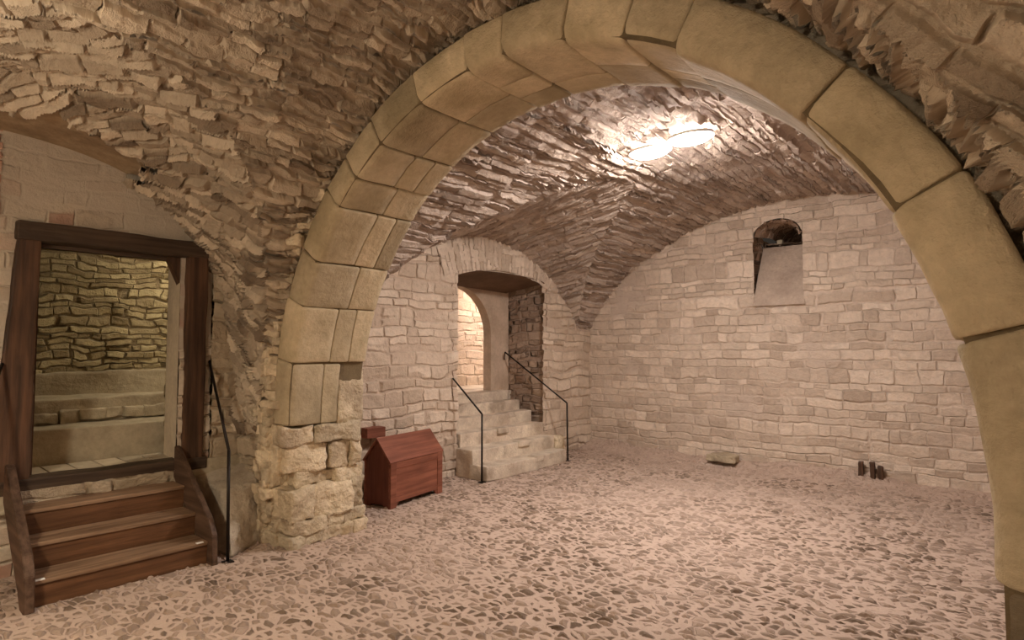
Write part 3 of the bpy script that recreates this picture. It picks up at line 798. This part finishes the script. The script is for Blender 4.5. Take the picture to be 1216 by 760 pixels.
sub(box('step', -6.5, -6.0, -.6, 3.0, .65, .95, M['ledge_stone'], ts, bevel=.012, cuts=24, wob=.012, seed=1), ts)
sub(box('step', -6.95, -6.42, -.6, 3.0, .80, 1.165, M['ledge_stone'], ts, bevel=.015, cuts=24, wob=.02, seed=4), ts)
sub(box('ledge', -7.2, -6.9, -.6, 3.0, 1.0, 1.385, M['ledge_stone'], ts, bevel=.02, cuts=24, wob=.02, seed=6), ts)
for i in range(9):
    y = 1.0 + i * .17
    o = rock('ledge_stone', (-6.43 + rs_.uniform(-.02, .03), y, 1.0 + rs_.uniform(-.02, .03)), (.12, rs_.uniform(.14, .22), rs_.uniform(.07, .13)), M['ledge_stone'], ts, seed=300 + i, rz=rs_.uniform(-.2, .2)); sub(o, ts)
# paving slabs of the threshold
for i in range(6):
    y = .90 + i * .175
    o = box('paving_slab', -5.99, -5.60, y + .006, y + .168, .655, .668, M['plaster'], bevel=.003, wob=.002, seed=i)
    o['kind'] = 'structure'

# ------------------------------------------------------------------ stone staircase
st = empty('stone_staircase', (-5.5, 6.1, 0), 'pale worn stone steps rising into the arched doorway right of the chest', 'steps')
SXs = [-5.03, -5.28, -5.54, -5.80, -6.04, -6.26]; SZ = [.18, .35, .52, .68, .83, .965]
for i in range(6):
    ya = 5.20 if i < 2 else 5.26; yb_ = [6.88, 6.92, 6.97, 6.98, 6.98, 6.98][i]
    z0_ = 0
    f = lambda v, i=i: (v.x - .03 * math.sin(v.y * 2 + i), v.y, v.z - (.012 * math.sin((v.y - 5.2) * 1.8) if v.z > SZ[i] - .05 else 0))
    sub(box('step', (SXs[i + 1] if i < 5 else -6.6) - .05, SXs[i], ya, yb_, z0_, SZ[i], M['step_stone'], st, bevel=.014, cuts=26, wob=.010, seed=20 + i, warpf=f), st)
    if i < 5:
        for kx in range(1):
            y = rs_.uniform(5.5, 6.6)
            w = rs_.uniform(.16, .3)
            o = rock('step_stone', (SXs[i] - .055, y, SZ[i] - .035), (.125, w, .075), M['step_stone'], st, seed=400 + i * 3 + kx, wob=.008, rnd=.3); sub(o, st)
sub(rock('rubble_stone', (-5.50, 7.04, .16), (.5, .2, .32), M['cream_stone'], st, seed=77), st)

# ------------------------------------------------------------------ handrails
def rail(pts, label, bracket=True):
    base = Vector(pts[0]); e = empty('handrail', base, label, 'handrail')
    o = tube('rail', pts[1:], .011, M['iron'], e); o.location = -base
    o = tube('rail_post', [pts[0], pts[1]], .012, M['iron'], e, sq=False); o.location = -base
    o = box('foot_plate', base.x - .035, base.x + .035, base.y - .035, base.y + .035, base.z, base.z + .012, M['iron'], e, bevel=.002); o.location = -base
    if bracket:
        p = Vector(pts[-1]); o = tube('rail_end', [p, p + Vector((-.015, .0, -.12))], .009, M['iron'], e); o.location = -base
    return e
rail([(-5.08, 6.95, .0), (-5.09, 6.95, .83), (-6.28, 6.93, 1.56)], 'thin black iron handrail on the right side of the stone steps')
rail([(-5.04, 5.15, .0), (-5.04, 5.15, .82), (-5.56, 5.15, 1.235)], 'thin black iron handrail on the left side of the stone steps', False)
rail([(-4.60, 1.975, .0), (-4.65, 1.985, .83), (-5.49, 2.155, 1.50)], 'thin black iron handrail to the right of the wooden steps', False)
rail([(-4.62, .46, .0), (-4.66, .46, .85), (-5.40, .74, 1.50)], 'black iron handrail left of the wooden steps, cut off by the picture edge', False)

# ------------------------------------------------------------------ chest with a gabled lid
ch = empty('wooden_chest', (-4.885, 3.68, 0), 'reddish brown wooden chest with a gabled lid standing beside the rubble pier', 'chest')
ch.rotation_euler.z = R(10.5)
W_, L_, HB, HR = .36, .84, .475, .70     # depth (-x), length (+y), eave height, ridge
def cbx(name, x0, x1, y0, y1, z0, z1, mat, **k):
    k.setdefault('bevel', .004); return box(name, x0, x1, y0, y1, z0, z1, mat, ch, **k)
# front and rear boards with cut out feet
def board(name, x0, x1):
    bm = bmesh.new(); pr = [(0, 0), (.09, 0), (.13, .055), (L_ - .13, .055), (L_ - .09, 0), (L_, 0), (L_, HB), (0, HB)]
    A = [bm.verts.new((x0, y, z)) for y, z in pr]; B = [bm.verts.new((x1, y, z)) for y, z in pr]
    bm.faces.new(A); bm.faces.new(B[::-1])
    for j in range(len(pr)): bm.faces.new((A[j], A[(j + 1) % 8], B[(j + 1) % 8], B[j]))
    bmesh.ops.bevel(bm, geom=bm.edges[:], offset=.003, segments=1, affect='EDGES')
    return mesh_obj(name, bm, M['chest'], ch)
board('front_board', -.025, 0); board('rear_board', -W_, -W_ + .025)
def gable(y0, y1):
    bm = bmesh.new(); pr = [(-.002, .0), (-.002, HB), (-W_ / 2, HR - .01), (-W_ + .002, HB), (-W_ + .002, 0), (-W_ + .08, 0), (-W_ + .10, .03), (-.10, .03), (-.08, 0)]
    A = [bm.verts.new((x, y0, z)) for x, z in pr]; B = [bm.verts.new((x, y1, z)) for x, z in pr]
    bm.faces.new(A); bm.faces.new(B[::-1])
    for j in range(len(pr)): bm.faces.new((A[j], A[(j + 1) % 9], B[(j + 1) % 9], B[j]))
    return mesh_obj('gable_end', bm, M['chest_shade'], ch)
gable(.006, .032); gable(L_ - .032, L_ - .006)
for s_ in (0, 1):
    bm = bmesh.new()
    if s_ == 0: q = [(.014, HB - .012), (-W_ / 2, HR), (-W_ / 2, HR - .026), (-.004, HB - .026)]
    else: q = [(-W_ - .014, HB - .012), (-W_ / 2, HR), (-W_ / 2, HR - .026), (-W_ + .004, HB - .026)]
    A = [bm.verts.new((x, -.012, z)) for x, z in q]; B = [bm.verts.new((x, L_ + .012, z)) for x, z in q]
    bm.faces.new(A); bm.faces.new(B[::-1])
    for j in range(4): bm.faces.new((A[j], A[(j + 1) % 4], B[(j + 1) % 4], B[j]))
    mesh_obj('lid_panel', bm, M['chest'], ch)
cbx('corner_stile', 0, .009, 0, .085, .0, HB - .015, M['chest']); cbx('corner_stile', 0, .009, L_ - .085, L_, .0, HB - .015, M['chest'])
cbx('rail_strip', 0, .007, .085, L_ - .085, HB - .085, HB - .018, M['chest']); cbx('rail_strip', 0, .007, .085, L_ - .085, .056, .105, M['chest'])
cbx('bottom_board', -W_ + .02, -.02, .02, L_ - .02, .058, .075, M['chest_shade'])
# small block standing against the wall behind
bk = box('wooden_block', -.11, .06, -.12, .12, -.055, .055, M['chest'], bevel=.006); bk.location = (-5.50, 3.91, .69)
meta(bk, 'small reddish wooden block fixed to the wall just behind the left end of the chest', 'block')

# ------------------------------------------------------------------ ceiling lamps
def lamp(loc, rz, mat, label, group=None, tilt=0, s=1.0):
    e = empty('ceiling_lamp', loc, label, 'lamp', group); e.rotation_euler = (0, tilt, rz)
    bm = bmesh.new(); bmesh.ops.create_cone(bm, segments=40, radius1=.155, radius2=.15, depth=.03, cap_ends=True)
    for v in bm.verts: v.co = Vector((v.co.x * s, v.co.y * .68 * s, v.co.z + .012))
    mesh_obj('housing', bm, M['lamp_base'], e, smooth=False)
    bm = bmesh.new(); bmesh.ops.create_uvsphere(bm, u_segments=36, v_segments=20, radius=1)
    for v in bm.verts: v.co = Vector((v.co.x * .135 * s, v.co.y * .09 * s, v.co.z * .045 - .008))
    mesh_obj('glass_diffuser', bm, mat, e, smooth=True)
    return e
lamp((-2.74, 5.12, 3.515), R(0), M['glow_back'], 'glowing oval ceiling lamp nearer the stone steps, left of the pair', s=1.4)
lamp((-2.28, 5.02, 3.515), R(0), M['glow_back'], 'glowing oval ceiling lamp nearer the window niche wall, right of the pair', s=1.4)
hl = lamp((-3.0, -.6, 2.5), 0, M['glow_front'], 'oval pendant lamp hanging from the vault above the viewer', s=1.2)
tube('cord', [(0, 0, .03), (0, 0, .95)], .008, M['iron'], hl)
flp = empty('fill_lamp', (-.9, YN + .07, 2.3), 'added oval fill lamp, unseen on the wall behind the viewer', 'lamp')  # unseen fill light added to brighten the front bay
bm = bmesh.new(); bmesh.ops.create_uvsphere(bm, u_segments=36, v_segments=20, radius=1)
for v in bm.verts: v.co = Vector((v.co.x * .17, v.co.y * .06 + .02, v.co.z * .12))
mesh_obj('glass_diffuser', bm, M['glow_fill'], flp, smooth=True)
box('housing', -.19, .19, -.05, .0, -.14, .14, M['lamp_base'], flp, bevel=.01)
lamp((-6.3, 2.6, 3.03), R(90), M['glow_side'], 'oval lamp inside the side room beyond the timber doorway')
lamp((-6.75, 7.9, 2.9), R(90), M['glow_pass'], 'oval lamp in the passage beyond the round headed doorway')

# loose stones by the back wall
o = rock('loose_stone', (-3.26, 8.05, .12), (.40, .26, .10), M['cream_stone'], seed=9, wob=.02, rnd=.6)
meta(o, 'pale flat loose stone lying at the foot of the back wall', 'stone')
for i, (x, y) in enumerate([(-1.50, 8.16), (-1.62, 8.18), (-1.42, 8.18)]):
    o = rock('dark_stub', (x, y, .14), (.055, .06, .26 - .04 * i), M['oldwood'], seed=31 + i, wob=.014, rnd=.4)
    meta(o, ['tallest dark broken stub at the foot of the back wall, middle of three', 'dark broken stub at the foot of the back wall, left of three', 'shortest dark broken stub at the foot of the back wall, right of three'][i], 'stub', 'dark stubs at the foot of the back wall')

# ------------------------------------------------------------------ world, camera, view
w = bpy.data.worlds.new('World'); SC.world = w; w.use_nodes = True
w.node_tree.nodes['Background'].inputs[0].default_value = (.9, .75, .6, 1); w.node_tree.nodes['Background'].inputs[1].default_value = .02
cam = bpy.data.cameras.new('Camera'); co = bpy.data.objects.new('Camera', cam); COL.objects.link(co)
cam.sensor_width = 36; cam.lens = 36 * 702 / 1216; cam.clip_start = .02
co.location = (0, 0, 1.6); co.rotation_euler = (R(92.86), 0, R(41.5))
SC.camera = co
SC.view_settings.view_transform = 'Standard'; SC.view_settings.look = 'None'
SC.view_settings.gamma = 1; SC.view_settings.use_curve_mapping = False
SC.view_settings.exposure = 0.75
